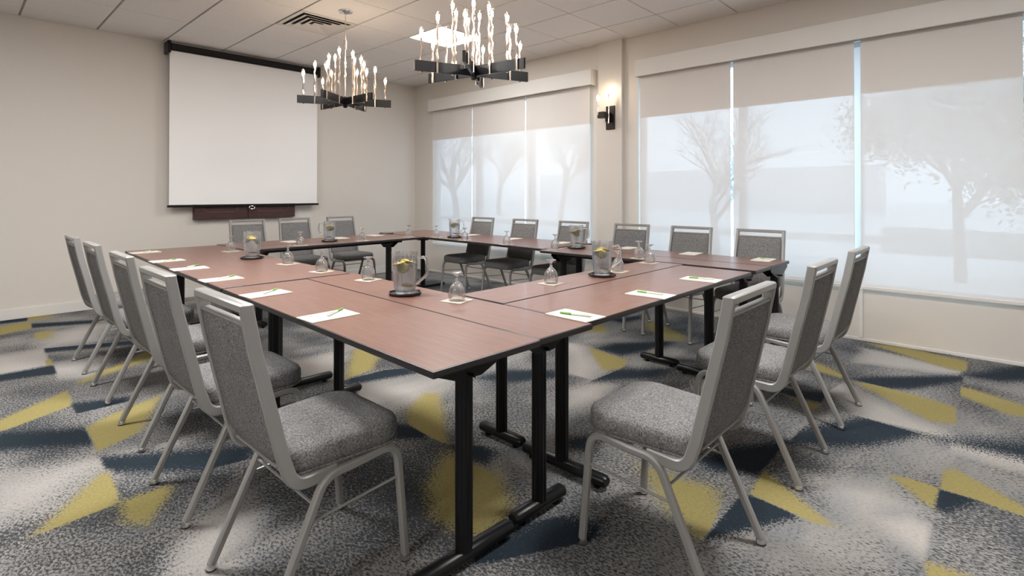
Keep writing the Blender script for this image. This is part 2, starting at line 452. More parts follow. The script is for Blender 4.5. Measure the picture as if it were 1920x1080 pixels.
# the woven colour patches of the carpet, in metres on the floor: yellow, navy, light, dark
# each patch: colour, softness, hull corners, and which hull edges lie on a crisp seam
CARPET = [
 ('n',0.05,[(-5.014,-0.138),(-4.712,-0.187),(-4.700,0.026),(-5.008,0.064)],'0100'),
 ('y',0.08,[(-5.033,-0.706),(-4.934,-0.687),(-4.716,-0.569),(-4.710,-0.252),(-5.022,-0.356)],'00100'),
 ('y',0.06,[(-4.705,-0.194),(-4.564,-0.151),(-4.546,0.033),(-4.700,0.026)],'0001'),
 ('n',0.06,[(-4.716,-0.569),(-4.290,-0.758),(-4.263,-0.632),(-4.705,-0.378)],'0001'),
 ('y',0.08,[(-4.735,-1.095),(-4.660,-1.127),(-4.615,-0.815),(-4.722,-0.860)],'0001'),
 ('l',0.15,[(-4.715,-1.459),(-4.419,-1.478),(-4.222,-0.920),(-4.610,-0.979)],'0000'),
 ('n',0.06,[(-4.727,-1.654),(-4.142,-1.912),(-4.118,-1.798),(-4.720,-1.517)],'0011'),
 ('l',0.12,[(-5.079,-2.084),(-4.741,-2.071),(-4.728,-1.530),(-5.061,-1.533)],'1100'),
 ('y',0.05,[(-4.759,-2.085),(-4.733,-2.079),(-4.719,-1.914),(-4.753,-1.932)],'1101'),
 ('n',0.05,[(-5.084,-2.254),(-4.738,-2.353),(-4.728,-2.118),(-5.080,-2.128)],'0110'),
 ('l',0.15,[(-4.737,-2.417),(-4.610,-2.521),(-4.469,-2.161),(-4.723,-2.124)],'0001'),
 ('y',0.06,[(-4.651,-2.657),(-4.642,-2.695),(-4.239,-2.461),(-4.140,-2.278),(-4.182,-2.233)],'00000'),
 ('y',0.04,[(-5.121,-3.344),(-4.744,-3.123),(-4.738,-2.825),(-5.115,-3.181)],'1100'),
 ('n',0.06,[(-4.751,-3.302),(-4.507,-3.306),(-4.492,-3.226),(-4.750,-3.106)],'1001'),
 ('y',0.05,[(-4.761,-3.935),(-4.576,-3.836),(-4.374,-3.350),(-4.620,-3.472),(-4.751,-3.587)],'10001'),
 ('n',0.07,[(-5.126,-3.523),(-4.756,-3.831),(-4.755,-3.573),(-5.119,-3.294)],'0100'),
 ('n',0.07,[(-4.762,-4.189),(-4.451,-4.500),(-4.287,-4.535),(-4.219,-4.426),(-4.760,-4.018)],'01001'),
 ('l',0.2,[(-5.152,-4.290),(-5.003,-4.309),(-4.846,-4.189),(-4.759,-4.034),(-4.794,-3.981),(-5.070,-4.001),(-5.144,-4.040)],'0000000'),
 ('y',0.05,[(-5.021,-4.548),(-4.799,-4.525),(-4.772,-4.479),(-4.760,-4.243),(-4.781,-4.208)],'10100'),
 ('y',0.05,[(-4.780,-4.681),(-4.740,-4.752),(-4.626,-4.584),(-4.618,-4.529),(-4.763,-4.533)],'00000'),
 ('l',0.14,[(-4.688,-5.132),(-4.643,-5.187),(-4.490,-4.994),(-4.485,-4.885),(-4.657,-5.057)],'00000'),
 ('y',0.06,[(-3.418,-3.893),(-3.229,-3.861),(-3.048,-3.651),(-2.985,-3.422),(-3.046,-3.358)],'10000'),
 ('n',0.05,[(-3.475,-3.992),(-3.043,-4.139),(-3.016,-4.022),(-3.162,-3.932),(-3.439,-3.915)],'00110'),
 ('l',0.12,[(-3.590,-3.651),(-3.451,-3.798),(-3.202,-3.353),(-3.488,-3.295)],'0000'),
 ('l',0.15,[(-3.529,-4.321),(-3.296,-4.508),(-3.053,-4.383),(-3.472,-4.104)],'0000'),
 ('y',0.06,[(-3.588,-4.805),(-3.568,-5.078),(-3.417,-4.872),(-3.189,-4.548),(-3.238,-4.495),(-3.411,-4.596)],'100000'),
 ('n',0.05,[(-3.779,-4.778),(-3.606,-4.962),(-3.574,-4.945),(-3.565,-4.792),(-3.697,-4.594)],'00100'),
 ('y',0.08,[(-3.962,-5.517),(-3.952,-5.720),(-3.788,-5.702),(-3.711,-5.636),(-3.576,-5.417),(-3.574,-5.143),(-3.842,-5.325)],'0000000'),
 ('n',0.06,[(-3.584,-5.312),(-3.568,-5.370),(-3.466,-5.327),(-3.452,-5.249),(-3.526,-5.146),(-3.564,-5.130)],'000100'),
 ('n',0.08,[(-4.045,-5.820),(-3.665,-6.038),(-3.597,-5.991),(-3.626,-5.874),(-3.766,-5.797),(-4.017,-5.781)],'100101'),
 ('n',0.08,[(-2.813,-4.536),(-2.730,-4.727),(-2.404,-4.941),(-2.360,-4.800),(-2.571,-4.576)],'00000'),
 ('l',0.1,[(-2.335,-4.906),(-2.325,-5.084),(-2.081,-4.997),(-1.759,-4.640),(-1.793,-4.496)],'10000'),
 ('y',0.04,[(-2.102,-5.042),(-2.010,-5.123),(-1.818,-5.068),(-1.716,-4.728),(-1.738,-4.662)],'01100'),
 ('n',0.08,[(-1.733,-4.953),(-1.329,-5.097),(-1.101,-5.071),(-1.505,-4.757),(-1.701,-4.743)],'00000'),
 ('n',0.08,[(-2.340,-5.112),(-1.994,-5.377),(-1.784,-5.379),(-2.042,-5.121)],'0001'),
 ('l',0.1,[(-2.721,-5.238),(-2.569,-5.342),(-2.358,-5.247),(-2.382,-5.124),(-2.601,-5.108)],'00000'),
 ('y',0.07,[(-1.309,-4.350),(-1.278,-4.489),(-1.124,-4.410),(-1.088,-4.304)],'0000'),
 ('y',0.08,[(-1.090,-4.989),(-1.028,-5.102),(-0.906,-5.063),(-0.796,-4.895),(-0.620,-4.621),(-0.714,-4.583)],'000000'),
 ('y',0.06,[(-1.661,-5.199),(-1.498,-5.103),(-1.617,-5.114)],'000'),
 ('n',0.08,[(-0.824,-4.406),(-0.558,-4.467),(-0.470,-4.393),(-0.806,-4.299)],'0000'),
 ('n',0.08,[(-3.195,-5.545),(-3.139,-5.652),(-2.992,-5.580),(-3.124,-5.491)],'0000'),
 ('y',0.06,[(-0.428,-6.820),(-0.417,-6.896),(-0.155,-6.887),(-0.120,-6.853),(-0.018,-6.510),(-0.065,-6.286)],'010000'),
 ('n',0.06,[(-1.166,-6.541),(-1.089,-6.650),(-0.681,-6.889),(-0.561,-6.883),(-0.976,-6.473),(-1.134,-6.349)],'001001'),
 ('n',0.08,[(-0.509,-6.909),(-0.504,-7.063),(-0.294,-7.286),(0.237,-7.305)],'0000'),
 ('y',0.05,[(-1.591,-6.803),(-1.545,-6.901),(-1.286,-6.888),(-1.189,-6.661),(-1.164,-6.461),(-1.185,-6.382)],'010110'),
 ('y',0.05,[(-1.177,-7.101),(-1.165,-7.255),(-1.027,-7.260),(-0.835,-6.933),(-0.838,-6.889),(-1.001,-6.897)],'000010'),
 ('y',0.06,[(-1.148,-6.291),(-1.092,-6.289),(-0.944,-6.120),(-0.905,-6.020),(-1.083,-6.075)],'10000'),
 ('n',0.08,[(-1.772,-6.116),(-1.732,-6.302),(-1.538,-6.289),(-1.666,-6.076)],'0100'),
 ('y',0.06,[(-1.873,-6.296),(-1.767,-6.310),(-1.767,-6.182)],'100'),
 ('n',0.07,[(-2.391,-6.313),(-2.294,-6.457),(-2.143,-6.617),(-1.916,-6.742),(-1.831,-6.780),(-1.803,-6.528),(-2.193,-6.324)],'0000101'),
 ('n',0.06,[(-2.916,-6.159),(-2.792,-6.310),(-2.400,-6.303),(-2.641,-6.150),(-2.864,-6.063)],'01000'),
 ('n',0.15,[(-1.810,-6.938),(-1.790,-7.233),(-1.571,-7.241)],'000'),
 ('l',0.07,[(-1.791,-6.892),(-1.741,-6.876),(-1.296,-6.320),(-1.453,-6.302),(-1.788,-6.533)],'00101'),
 ('l',0.07,[(-1.984,-7.226),(-1.817,-7.232),(-1.817,-6.939),(-1.835,-6.895),(-1.950,-6.908)],'00010'),
 ('l',0.07,[(-0.681,-6.312),(-0.548,-6.866),(-0.428,-6.869),(-0.269,-6.367),(-0.282,-6.292)],'01000'),
 ('y',0.09,[(-3.396,-6.320),(-3.205,-6.287),(-3.074,-6.201),(-3.114,-5.948),(-3.274,-6.111),(-3.369,-6.261)],'100000'),
 ('n',0.04,[(-3.396,-6.320),(-3.005,-6.530),(-3.001,-6.351),(-3.037,-6.313)],'0101'),
 ('y',0.04,[(-3.022,-6.579),(-3.006,-6.629),(-2.797,-6.356),(-2.778,-6.319),(-2.989,-6.337)],'10011'),
 ('y',0.04,[(-2.601,-6.900),(-2.410,-6.900),(-2.399,-6.817),(-2.417,-6.735)],'1110'),
 ('y',0.04,[(-2.433,-7.196),(-2.405,-7.212),(-2.172,-6.936),(-2.231,-6.900),(-2.406,-6.905)],'00011'),
 ('n',0.04,[(-2.599,-6.932),(-2.414,-7.015),(-2.419,-6.903),(-2.589,-6.902)],'0110'),
 ('l',0.06,[(-2.979,-6.897),(-2.894,-6.904),(-2.753,-6.898),(-2.725,-6.828),(-2.835,-6.749),(-2.921,-6.808)],'110000'),
 ('l',0.15,[(-2.797,-6.681),(-2.654,-6.801),(-2.552,-6.714),(-2.674,-6.561)],'0000'),
 ('y',0.05,[(-3.108,-6.926),(-3.006,-7.035),(-3.009,-6.926),(-3.030,-6.911)],'0001'),
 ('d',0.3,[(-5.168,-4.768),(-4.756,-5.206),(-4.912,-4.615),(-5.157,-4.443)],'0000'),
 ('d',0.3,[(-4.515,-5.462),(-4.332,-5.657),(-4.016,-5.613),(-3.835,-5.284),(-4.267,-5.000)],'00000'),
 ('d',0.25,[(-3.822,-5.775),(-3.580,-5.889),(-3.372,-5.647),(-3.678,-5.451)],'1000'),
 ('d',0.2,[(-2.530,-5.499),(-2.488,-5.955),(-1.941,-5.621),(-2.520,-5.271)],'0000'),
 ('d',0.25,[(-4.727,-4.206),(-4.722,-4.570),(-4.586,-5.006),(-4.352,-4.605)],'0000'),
]

def build_floor():
    xs = np.concatenate([np.linspace(X0, -5.75, 8)[:-1], np.arange(-5.75, 0.0, 0.0135), [0.0]])
    ys = np.concatenate([np.linspace(Y0, -7.3, 8)[:-1], np.arange(-7.3, -4.3, 0.0115), np.arange(-4.3, 0.0, 0.021), [0.0]])
    nx, ny = len(xs), len(ys)
    gx, gy = np.meshgrid(xs, ys)
    co = np.stack([gx, gy, np.zeros_like(gx)], -1).reshape(-1, 3).astype(np.float32)
    pat = np.zeros((ny, nx, 4), np.float32)
    rs = np.random.RandomState(3)
    ch = {'y': 0, 'n': 1, 'l': 2, 'd': 3}
    for t, soft, poly, crisp in CARPET:
        P = np.array(poly)
        soft *= {'y': 1.0, 'n': 1.15, 'l': 0.9, 'd': 1.0}[t]
        d = np.full(gx.shape, 1e9)
        for i in range(len(P)):
            a, b2 = P[i], P[(i + 1) % len(P)]
            e = b2 - a
            ln = math.hypot(*e)
            if ln < 1e-6: continue
            
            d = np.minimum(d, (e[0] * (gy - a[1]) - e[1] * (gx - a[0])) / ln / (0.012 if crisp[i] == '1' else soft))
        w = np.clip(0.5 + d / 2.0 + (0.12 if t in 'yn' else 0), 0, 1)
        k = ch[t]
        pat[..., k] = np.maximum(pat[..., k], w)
        if t == 'y': pat[..., 1] *= 1 - w
        if t == 'n': pat[..., 0] *= 1 - w
    nv, nf = nx * ny, (nx - 1) * (ny - 1)
    me = bpy.data.meshes.new('floor')
    me.vertices.add(nv); me.vertices.foreach_set('co', co.ravel())
    idx = np.arange(nv).reshape(ny, nx)
    quads = np.stack([idx[:-1, :-1], idx[:-1, 1:], idx[1:, 1:], idx[1:, :-1]], -1).reshape(-1)
    me.loops.add(nf * 4); me.loops.foreach_set('vertex_index', quads.astype(np.int32))
    me.polygons.add(nf); me.polygons.foreach_set('loop_start', np.arange(0, nf * 4, 4, dtype=np.int32))
    me.update(calc_edges=True)
    ca = me.color_attributes.new('pattern', 'FLOAT_COLOR', 'POINT')
    ca.data.foreach_set('color', pat.ravel())
    me.materials.append(M['carpet'])
    return struct(put('floor', me))
build_floor()

def wall(name, boxes, m='wall'):
    b = MB()
    for q in boxes: b.box(*q)
    return struct(b.obj(name, M[m], smooth=0))

T = 0.16
SILL, HEAD = 0.43, 2.52
wall('wall_back', [(X0 - T, T, 0, T, 0, H + 0.1)])
wall('wall_right', [(0, T, -0.47, 0, 0, H + 0.1), (0, T, -4.12, -3.47, 0, H + 0.1), (0, T, Y0, -7.28, 0, H + 0.1),
                    (0, T, -3.47, -0.47, 0, SILL), (0, T, -7.28, -4.12, 0, SILL),
                    (0, T, -3.47, -0.47, HEAD, H + 0.1), (0, T, -7.28, -4.12, HEAD, H + 0.1)])
wall('wall_left', [(X0 - T, X0, Y0, 0, 0, H + 0.1)])
wall('wall_front', [(X0 - T, T, Y0 - T, Y0, 0, H + 0.1)])
b = MB(); b.bbox(X0, -0.0, -0.014, 0.0, 0.0, 0.105, 0.003); struct(b.obj('baseboard_back', M['trim'], smooth=0))
b = MB(); b.bbox(-0.014, 0.0, Y0, -3.95, 0.0, 0.026, 0.003); b.bbox(-0.014, 0.0, -3.6, -0.015, 0.0, 0.026, 0.003)
for y in (-6.62, -6.78, -6.95): b.lathe([(0.006, -0.002), (0.006, 0.002)], 8, (-0.016, y, 0.013), caps=True)
struct(b.obj('baseboard_right', M['trim'], smooth=0))
b = MB(); b.bbox(-0.05, 0.0, -3.935, -3.615, 0.0, H, 0.003); struct(b.obj('trim_1', M['wall'], smooth=0))          # pilaster between the windows
b = MB(); b.bbox(-0.018, 0.0, -6.222, -6.192, 0.026, 0.44, 0.003); struct(b.obj('trim_2', M['trim'], smooth=0))      # cover strip under the right window

# ceiling: grid backing with one panel per cell
GA, GB, GW, GV = 0.513, 0.391, 0.6096, 0.602
cl = MB(); cl.box(X0, 0, Y0, 0, H + 0.010, H + 0.10)
ceiling = struct(cl.obj('ceiling', M['grid'], smooth=0))
xl = [0.0] + [-GA - k * GW for k in range(14) if -GA - k * GW > X0] + [X0]
yl = [0.0] + [-GB - k * GV for k in range(16) if -GB - k * GV > Y0] + [Y0]
def cell(k, j): return (-GA - (k + 1) * GW, -GA - k * GW, -GB - (j + 1) * GV, -GB - j * GV)
VENT = (3, 2)
LIGHTS = [(1, 3), (5, 6), (7, 4), (3, 10), (11, 10)]  # first is the visible panel; the rest are added unseen to brighten the room
tile_cache = {}
for a in range(len(xl) - 1):
    for c2 in range(len(yl) - 1):
        if (a - 1, c2 - 1) == VENT or (a - 1, c2 - 1) in LIGHTS: continue
        w_, d_ = xl[a] - xl[a + 1], yl[c2] - yl[c2 + 1]
        key = (round(w_, 3), round(d_, 3))
        if key not in tile_cache:
            gx_, gy_ = 0.009, 0.0045
            t = MB(); t.bbox(-w_ / 2 + gx_, w_ / 2 - gx_, -d_ / 2 + gy_, d_ / 2 - gy_, 0, 0.012, 0.003)
            tile_cache[key] = t.mesh('ceiling_tile', M['tile'], 0)
        put('ceiling_tile', tile_cache[key], ceiling, ((xl[a] + xl[a + 1]) / 2, (yl[c2] + yl[c2 + 1]) / 2, H))

# windows: aluminium frame, two mullions, three panes each
def window(name, y0, y1, mull):
    f = MB()
    x0, x1 = 0.05, 0.11
    f.box(x0, x1, y0, y1, SILL, SILL + 0.04); f.box(x0, x1, y0, y1, HEAD - 0.04, HEAD)
    f.box(x0, x1, y0, y0 + 0.045, SILL + 0.04, HEAD - 0.04); f.box(x0, x1, y1 - 0.045, y1, SILL + 0.04, HEAD - 0.04)
    w = struct(f.obj(name, M['aluminium'], smooth=0))
    edges = [y0 + 0.045]
    for q in mull:
        g = MB(); g.bbox(0.03, 0.12, q - 0.032, q + 0.032, SILL + 0.04, HEAD - 0.04, 0.004)
        g.obj('mullion', M['aluminium'], w, smooth=0)
        edges += [q - 0.032, q + 0.032]
    edges.append(y1 - 0.045)
    for i in range(0, len(edges), 2):
        g = MB(); g.box(0.076, 0.082, edges[i], edges[i + 1], SILL + 0.04, HEAD - 0.04)
        g.obj('pane', M['pane'], w, smooth=0)
    return w
window('window_1', -3.47, -0.47, [-2.49, -1.47])
window('window_2', -7.28, -4.12, [-6.185, -5.225])

# ---------------------------------------------------------------- tables
TOP = 0.727
def make_table(name, label, cx, cyy, width, length, rotz, legs, group='meeting tables in a hollow square', seed=0):
    """long axis is local y; legs = world (x, y) of the two T-leg columns"""
    t = thing(name, label, 'table', (cx, cyy, 0), rotz, group)
    hw, hl = width / 2 - 0.0015, length / 2 - 0.0015
    b = MB(); b.box(-hw + 0.003, hw - 0.003, -hl + 0.003, hl - 0.003, TOP - 0.022, TOP)
    top = b.obj('tabletop', M['wood'], t, smooth=0)
    # rubber edge band with a rounded profile
    e = MB()
    prof = [(-0.003, TOP - 0.024), (0.0, TOP - 0.020), (0.001, TOP - 0.011), (0.0, TOP - 0.003), (-0.003, TOP - 0.0005)]
    for s in (1,):
        rings = []
        for (o, z) in prof:
            rings.append([(-hw - o, -hl - o, z), (hw + o, -hl - o, z), (hw + o, hl + o, z), (-hw - o, hl + o, z)])
        e.loft(rings, caps=False)
        e.loft([[(-hw + 0.02, -hl + 0.02, TOP - 0.0235), (hw - 0.02, -hl + 0.02, TOP - 0.0235), (hw - 0.02, hl - 0.02, TOP - 0.0235), (-hw + 0.02, hl - 0.02, TOP - 0.0235)], rings[0]], caps=False)
    e.obj('edge_band', M['edge'], top, smooth=30)
    u = MB()                                                  # steel rail under the top
    u.bbox(-0.03, 0.03, -hl + 0.2, hl - 0.2, TOP - 0.055, TOP - 0.022, 0.004)
    u.obj('under_rail', M['black'], t, smooth=0)
    ca, sa = math.cos(-rotz), math.sin(-rotz)
    for (wx, wy) in legs:
        dx, dy = wx - cx, wy - cyy
        lx, ly = ca * dx - sa * dy, sa * dx + ca * dy
        c = MB()                                              # fluted column
        n = 24
        def sec(k):
            return [((0.029 + (0.002 if i % 3 else -0.001)) * k * math.cos(2 * PI * i / n), (0.026 + (0.002 if i % 3 else -0.001)) * k * math.sin(2 * PI * i / n)) for i in range(n)]
        c.loft([[(lx + a, ly + q, z) for a, q in sec(1)] for z in (0.05, 0.35, TOP - 0.06)])
        leg = c.obj('leg', M['black'], t, smooth=25)
        f = MB()                                              # foot bar with rounded ends and glides
        half = width / 2 - 0.012
        sx = [(-half, 0.7), (-half + 0.012, 1), (half - 0.012, 1), (half, 0.7)]
        rings = []
        for (x, k) in sx:
            rings.append([(x, ly + 0.030 * k * math.cos(2 * PI * i / 14), 0.036 + 0.024 * k * math.sin(2 * PI * i / 14)) for i in range(14)])
        f.loft(rings)
        for x in (-half + 0.05, half - 0.05):
            f.lathe([(0.016, -0.001), (0.016, 0.008), (0.006, 0.009), (0.006, 0.03)], 10, (x, ly, 0.001), caps=True)
        f.obj('foot', M['black'], leg, smooth=35)
        g = MB()                                              # folding bracket under the top
        w1 = min(0.19, width / 2 - 0.02)
        lo = max(-hw + 0.01, lx - w1); hi = min(hw - 0.01, lx + w1)
        for yy in (ly - 0.034, ly + 0.028):
            pts = [(lo, TOP - 0.024), (hi, TOP - 0.024), (hi, TOP - 0.045), (lx + 0.05, TOP - 0.10), (lx - 0.05, TOP - 0.10), (lo, TOP - 0.045)]
            g.loft([[(x, yy, z) for x, z in pts], [(x, yy + 0.006, z) for x, z in pts]])
        g.lathe([(0.006, -0.055), (0.006, 0.055)], 8, M=Matrix.Translation((lx, ly, TOP - 0.088)) @ Matrix.Rotation(PI / 2, 4, 'X'), caps=True)
        g.obj('bracket', M['black'], leg, smooth=0)
    return t

R = math.radians
make_table('meeting_table', 'walnut table with black edge in the left foreground, outer one of its pair', -4.050, -5.003, 0.461, 1.852, R(-1.6), [(-4.072, -5.79), (-4.02, -4.17)])
make_table('meeting_table', 'slim walnut table carrying the large pitcher, inner one of the left foreground pair', -3.660, -5.003, 0.312, 1.852, R(-1.6), [(-3.68, -5.785), (-3.635, -4.17)])
make_table('meeting_table', 'wide long walnut table at far left with no lengthwise seam', -3.842, -2.752, 0.752, 2.60, R(-1.5), [(-3.86, -3.83), (-3.82, -1.70)])
make_table('meeting_table', 'walnut table with three notepads along the near right edge', -2.610, -5.667, 0.483, 1.800, R(90), [(-3.375, -5.66), (-1.788, -5.66)])
make_table('meeting_table', 'slim walnut table with one pitcher, inner one of the near right pair', -2.575, -5.263, 0.312, 1.840, R(90), [(-3.352, -5.262), (-1.717, -5.262)])
make_table('meeting_table', 'walnut table at the window side with its corner by the right-hand chairs', -1.122, -4.985, 0.412, 1.85, 0, [(-1.12, -5.866), (-1.12, -4.115)])
make_table('meeting_table', 'slim walnut table at the window side, next to the near right pair', -1.484, -4.985, 0.300, 1.85, 0, [(-1.484, -5.775), (-1.484, -4.21)])
make_table('meeting_table', 'wide long walnut table in front of the far window', -1.105, -2.612, 0.752, 2.83, R(-1.8), [(-1.13, -3.94), (-1.05, -1.597)])
make_table('meeting_table', 'walnut table at the far end, outer one before the three chairs', -2.45, -1.610, 0.485, 1.94, R(90), [(-3.251, -1.61), (-1.57, -1.61)])
make_table('meeting_table', 'slim walnut table at the far end, its black edge facing the opening', -2.45, -2.012, 0.312, 1.94, R(90), [(-3.259, -2.01), (-1.849, -2.01)])

# ---------------------------------------------------------------- chairs
def make_chair():
    t = thing('banquet_chair', '', 'chair', (0, 0, 0), 0, 'grey banquet chairs')
    ox = -0.23
    tube = rrect(0.0125, 0.0125, 0.0055)
    def pt(x, y, z): return (x + ox, y, z)
    for s in (-1, 1):
        yl, yt = 0.214 * s, 0.206 * s
        rear = fillet([pt(0, yl, 0.018), pt(0.175, yt, 0.388), pt(0.27, yt, 0.390)], [0.10], 8)
        b = MB(); b.tube(rear, tube, side=(0, 1, 0)); leg = b.obj('leg', M['frame'], t)
        g = MB(); g.lathe([(0.004, 0), (0.017, 0.001), (0.017, 0.005)], 12, pt(0, yl, 0.0), caps=True)
        g.obj('glide', M['rubber'], leg)
        g = MB(); g.lathe([(0.0175, 0.0055), (0.0175, 0.010), (0.0145, 0.022)], 12, pt(0.002, yl, 0.0), caps=True)
        g.obj('foot_cup', M['chrome'], leg)
        front = fillet([pt(0.27, yt, 0.390), pt(0.430, yt, 0.402), pt(0.46, yl, 0.018)], [0.065], 8)
        b = MB(); b.tube(front, tube, side=(0, 1, 0)); leg = b.obj('leg', M['frame'], t)
        g = MB(); g.lathe([(0.004, 0), (0.017, 0.001), (0.017, 0.005)], 12, pt(0.46, yl, 0.0), caps=True)
        g.obj('glide', M['rubber'], leg)
        g = MB(); g.lathe([(0.0175, 0.0055), (0.0175, 0.010), (0.0145, 0.022)], 12, pt(0.4595, yl, 0.0), caps=True)
        g.obj('foot_cup', M['chrome'], leg)
        b = MB(); b.tube([pt(0.124, yl * 0.98, 0.272), pt(0.436, yl * 0.98, 0.290)], circ(0.0045, 8))
        b.obj('side_stretcher', M['frame'], t)
    b = MB(); b.tube([pt(0.142, -0.207, 0.315), pt(0.142, 0.207, 0.315)], circ(0.0045, 8)); b.obj('rear_stretcher', M['frame'], t)
    b = MB(); b.tube([pt(0.30, -0.205, 0.385), pt(0.30, 0.205, 0.385)], circ(0.008, 8)); b.obj('seat_crossbar', M['frame'], t)
    # back frame: two flat uprights that sweep forward under the seat, and the top rail
    for s in (-1, 1):
        path = fillet([pt(-0.045, 0.182 * s, 0.925), pt(-0.022, 0.184 * s, 0.80), pt(0.052, 0.196 * s, 0.48), pt(0.082, 0.197 * s, 0.388), pt(0.215, 0.193 * s, 0.392)], [0.25, 0.25, 0.075], 7)
        b = MB(); b.tube(path, rrect(0.0105, 0.018, 0.004), side=(0, 1, 0)); b.obj('back_upright', M['frame'], t)
    b = MB(); b.bbox(ox - 0.062, ox - 0.026, -0.1925, 0.1925, 0.908, 0.932, 0.004); b.obj('top_rail', M['frame'], t)
    b = MB(); b.bbox(ox - 0.048, ox - 0.020, -0.174, 0.174, 0.866, 0.878, 0.003); b.obj('back_rail', M['frame'], t)
    # padded back between the uprights
    b = MB(); rings = []
    prof = [(0.864, -0.034), (0.82, -0.026), (0.80, -0.0215), (0.70, 0.0015), (0.60, 0.0245), (0.50, 0.048), (0.465, 0.056), (0.445, 0.062)]
    for i, (z, x) in enumerate(prof):
        w = 0.1725 + (0.85 - z) * 0.028
        k = 1.0
        if i == len(prof) - 1: w -= 0.055; k = 0.55
        if i == len(prof) - 2: w -= 0.02; k = 0.9
        if i == 0: k = 0.6
        fr = 0.026 * k; bk = 0.014 * k
        if i == 0: w -= 0.008
        ring = [(-bk, -w + 0.008), (-bk, 0), (-bk, w - 0.008), (-bk * 0.4, w), (fr * 0.3, w), (fr * 0.8, w - 0.02), (fr * 1.15, 0), (fr * 0.8, -w + 0.02), (fr * 0.3, -w), (-bk * 0.4, -w)]
        rings.append([(x + a + ox, y, z) for a, y in ring])
    b.loft(rings[::-1]); b.obj('backrest', M['fabric'], t, smooth=60)
    b = MB(); b.bbox(ox + 0.050, ox + 0.066, -0.15, 0.15, 0.437, 0.447, 0.003); b.obj('back_trim', M['frame'], t)
    # seat cushion: rounded front corners, crowned top
    def outline(ins, n=7):
        x0, x1 = 0.075 + ins, 0.478 - ins
        wr, wf = 0.186 - ins, 0.212 - ins
        pts = []
        def corner(cx, cyv, r, a0, a1):
            for i in range(n + 1):
                a = a0 + (a1 - a0) * i / n
                pts.append((cx + r * math.cos(a), cyv + r * math.sin(a)))
        rf = max(0.02, 0.105 - ins); rr = max(0.01, 0.035 - ins)
        corner(x1 - rf, wf - rf, rf, 0, PI / 2)
        corner(x0 + rr, wr - rr, rr, PI / 2, PI)
        corner(x0 + rr, -wr + rr, rr, PI, 1.5 * PI)
        corner(x1 - rf, -wf + rf, rf, 1.5 * PI, 2 * PI)
        return pts
    b = MB()
    lev = [(0.014, 0.408), (0.004, 0.414), (0.0, 0.430), (0.001, 0.456), (0.008, 0.470), (0.022, 0.479), (0.055, 0.486), (0.10, 0.490), (0.15, 0.492)]
    b.loft([[(x + ox, y, z) for x, y in outline(i)] for i, z in lev])
    seat = b.obj('seat', M['fabric'], t, smooth=60)
    b = MB()                                                   # welt around the lower edge
    o = outline(0.002)
    b.tube([(x + ox, y, 0.4125) for x, y in o] + [(o[0][0] + ox, o[0][1], 0.4125)], circ(0.004, 6))
    b.obj('welt', M['fabric'], seat, smooth=60)
    b = MB(); b.loft([[(x + ox, y, z) for x, y in outline(0.03)] for z in (0.398, 0.408)]); b.obj('seat_pan', M['black'], t, smooth=0)
    return t
ch = make_chair(); used = []
LG = 'chairs on the left side'
for i, (y, lb) in enumerate([(-2.30, 'grey fabric banquet chair on the left side, farthest from the camera'),
                             (-3.05, 'grey fabric banquet chair on the left side, second from the back wall'),
                             (-3.875, 'grey fabric banquet chair in the middle of the left row of five'),
                             (-4.675, 'grey fabric banquet chair on the left side, second nearest the camera'),
                             (-5.415, 'large grey fabric banquet chair in the left foreground, nearest the camera')]):
    place(ch, used, ((-4.607, -4.607, -4.612, -4.645, -4.652)[i] + 0.23, y, 0), R((0, 0, 0, 0.4, 0.6)[i]), lb, LG)
for x, lb in [(-3.50, 'large grey banquet chair in the right foreground with its seat toward the near table'),
              (-2.607, 'middle grey banquet chair of the three along the near right tables'),
              (-1.836, 'grey banquet chair of the right foreground three, nearest the window wall')]:
    place(ch, used, (x, -6.474 + 0.23, 0), R(90), lb, 'chairs along the near right side')
for y, lb in [(-2.25, 'grey banquet chair before the far window, nearest the room corner'),
              (-2.967, 'middle grey banquet chair before the far window'),
              (-3.67, 'grey banquet chair before the far window, behind a lemon water pitcher'),
              (-4.384, 'grey banquet chair in front of the pilaster with the wall lamp'),
              (-5.00, 'grey banquet chair left of the tree gap in the near window shades'),
              (-5.60, 'grey banquet chair at the corner of the window-side tables')]:
    place(ch, used, (-0.645 - 0.23, y, 0), R(180), lb, 'chairs along the windows')
for x, lb in [(-2.89, 'grey banquet chair under the left half of the wall cabinet'),
              (-2.335, 'grey banquet chair under the right half of the wall cabinet'),
              (-1.72, 'grey banquet chair at the far end, right of the wall cabinet')]:
    place(ch, used, (x, -0.755 - 0.23, 0), R(-90), lb, 'chairs at the far end under the screen')

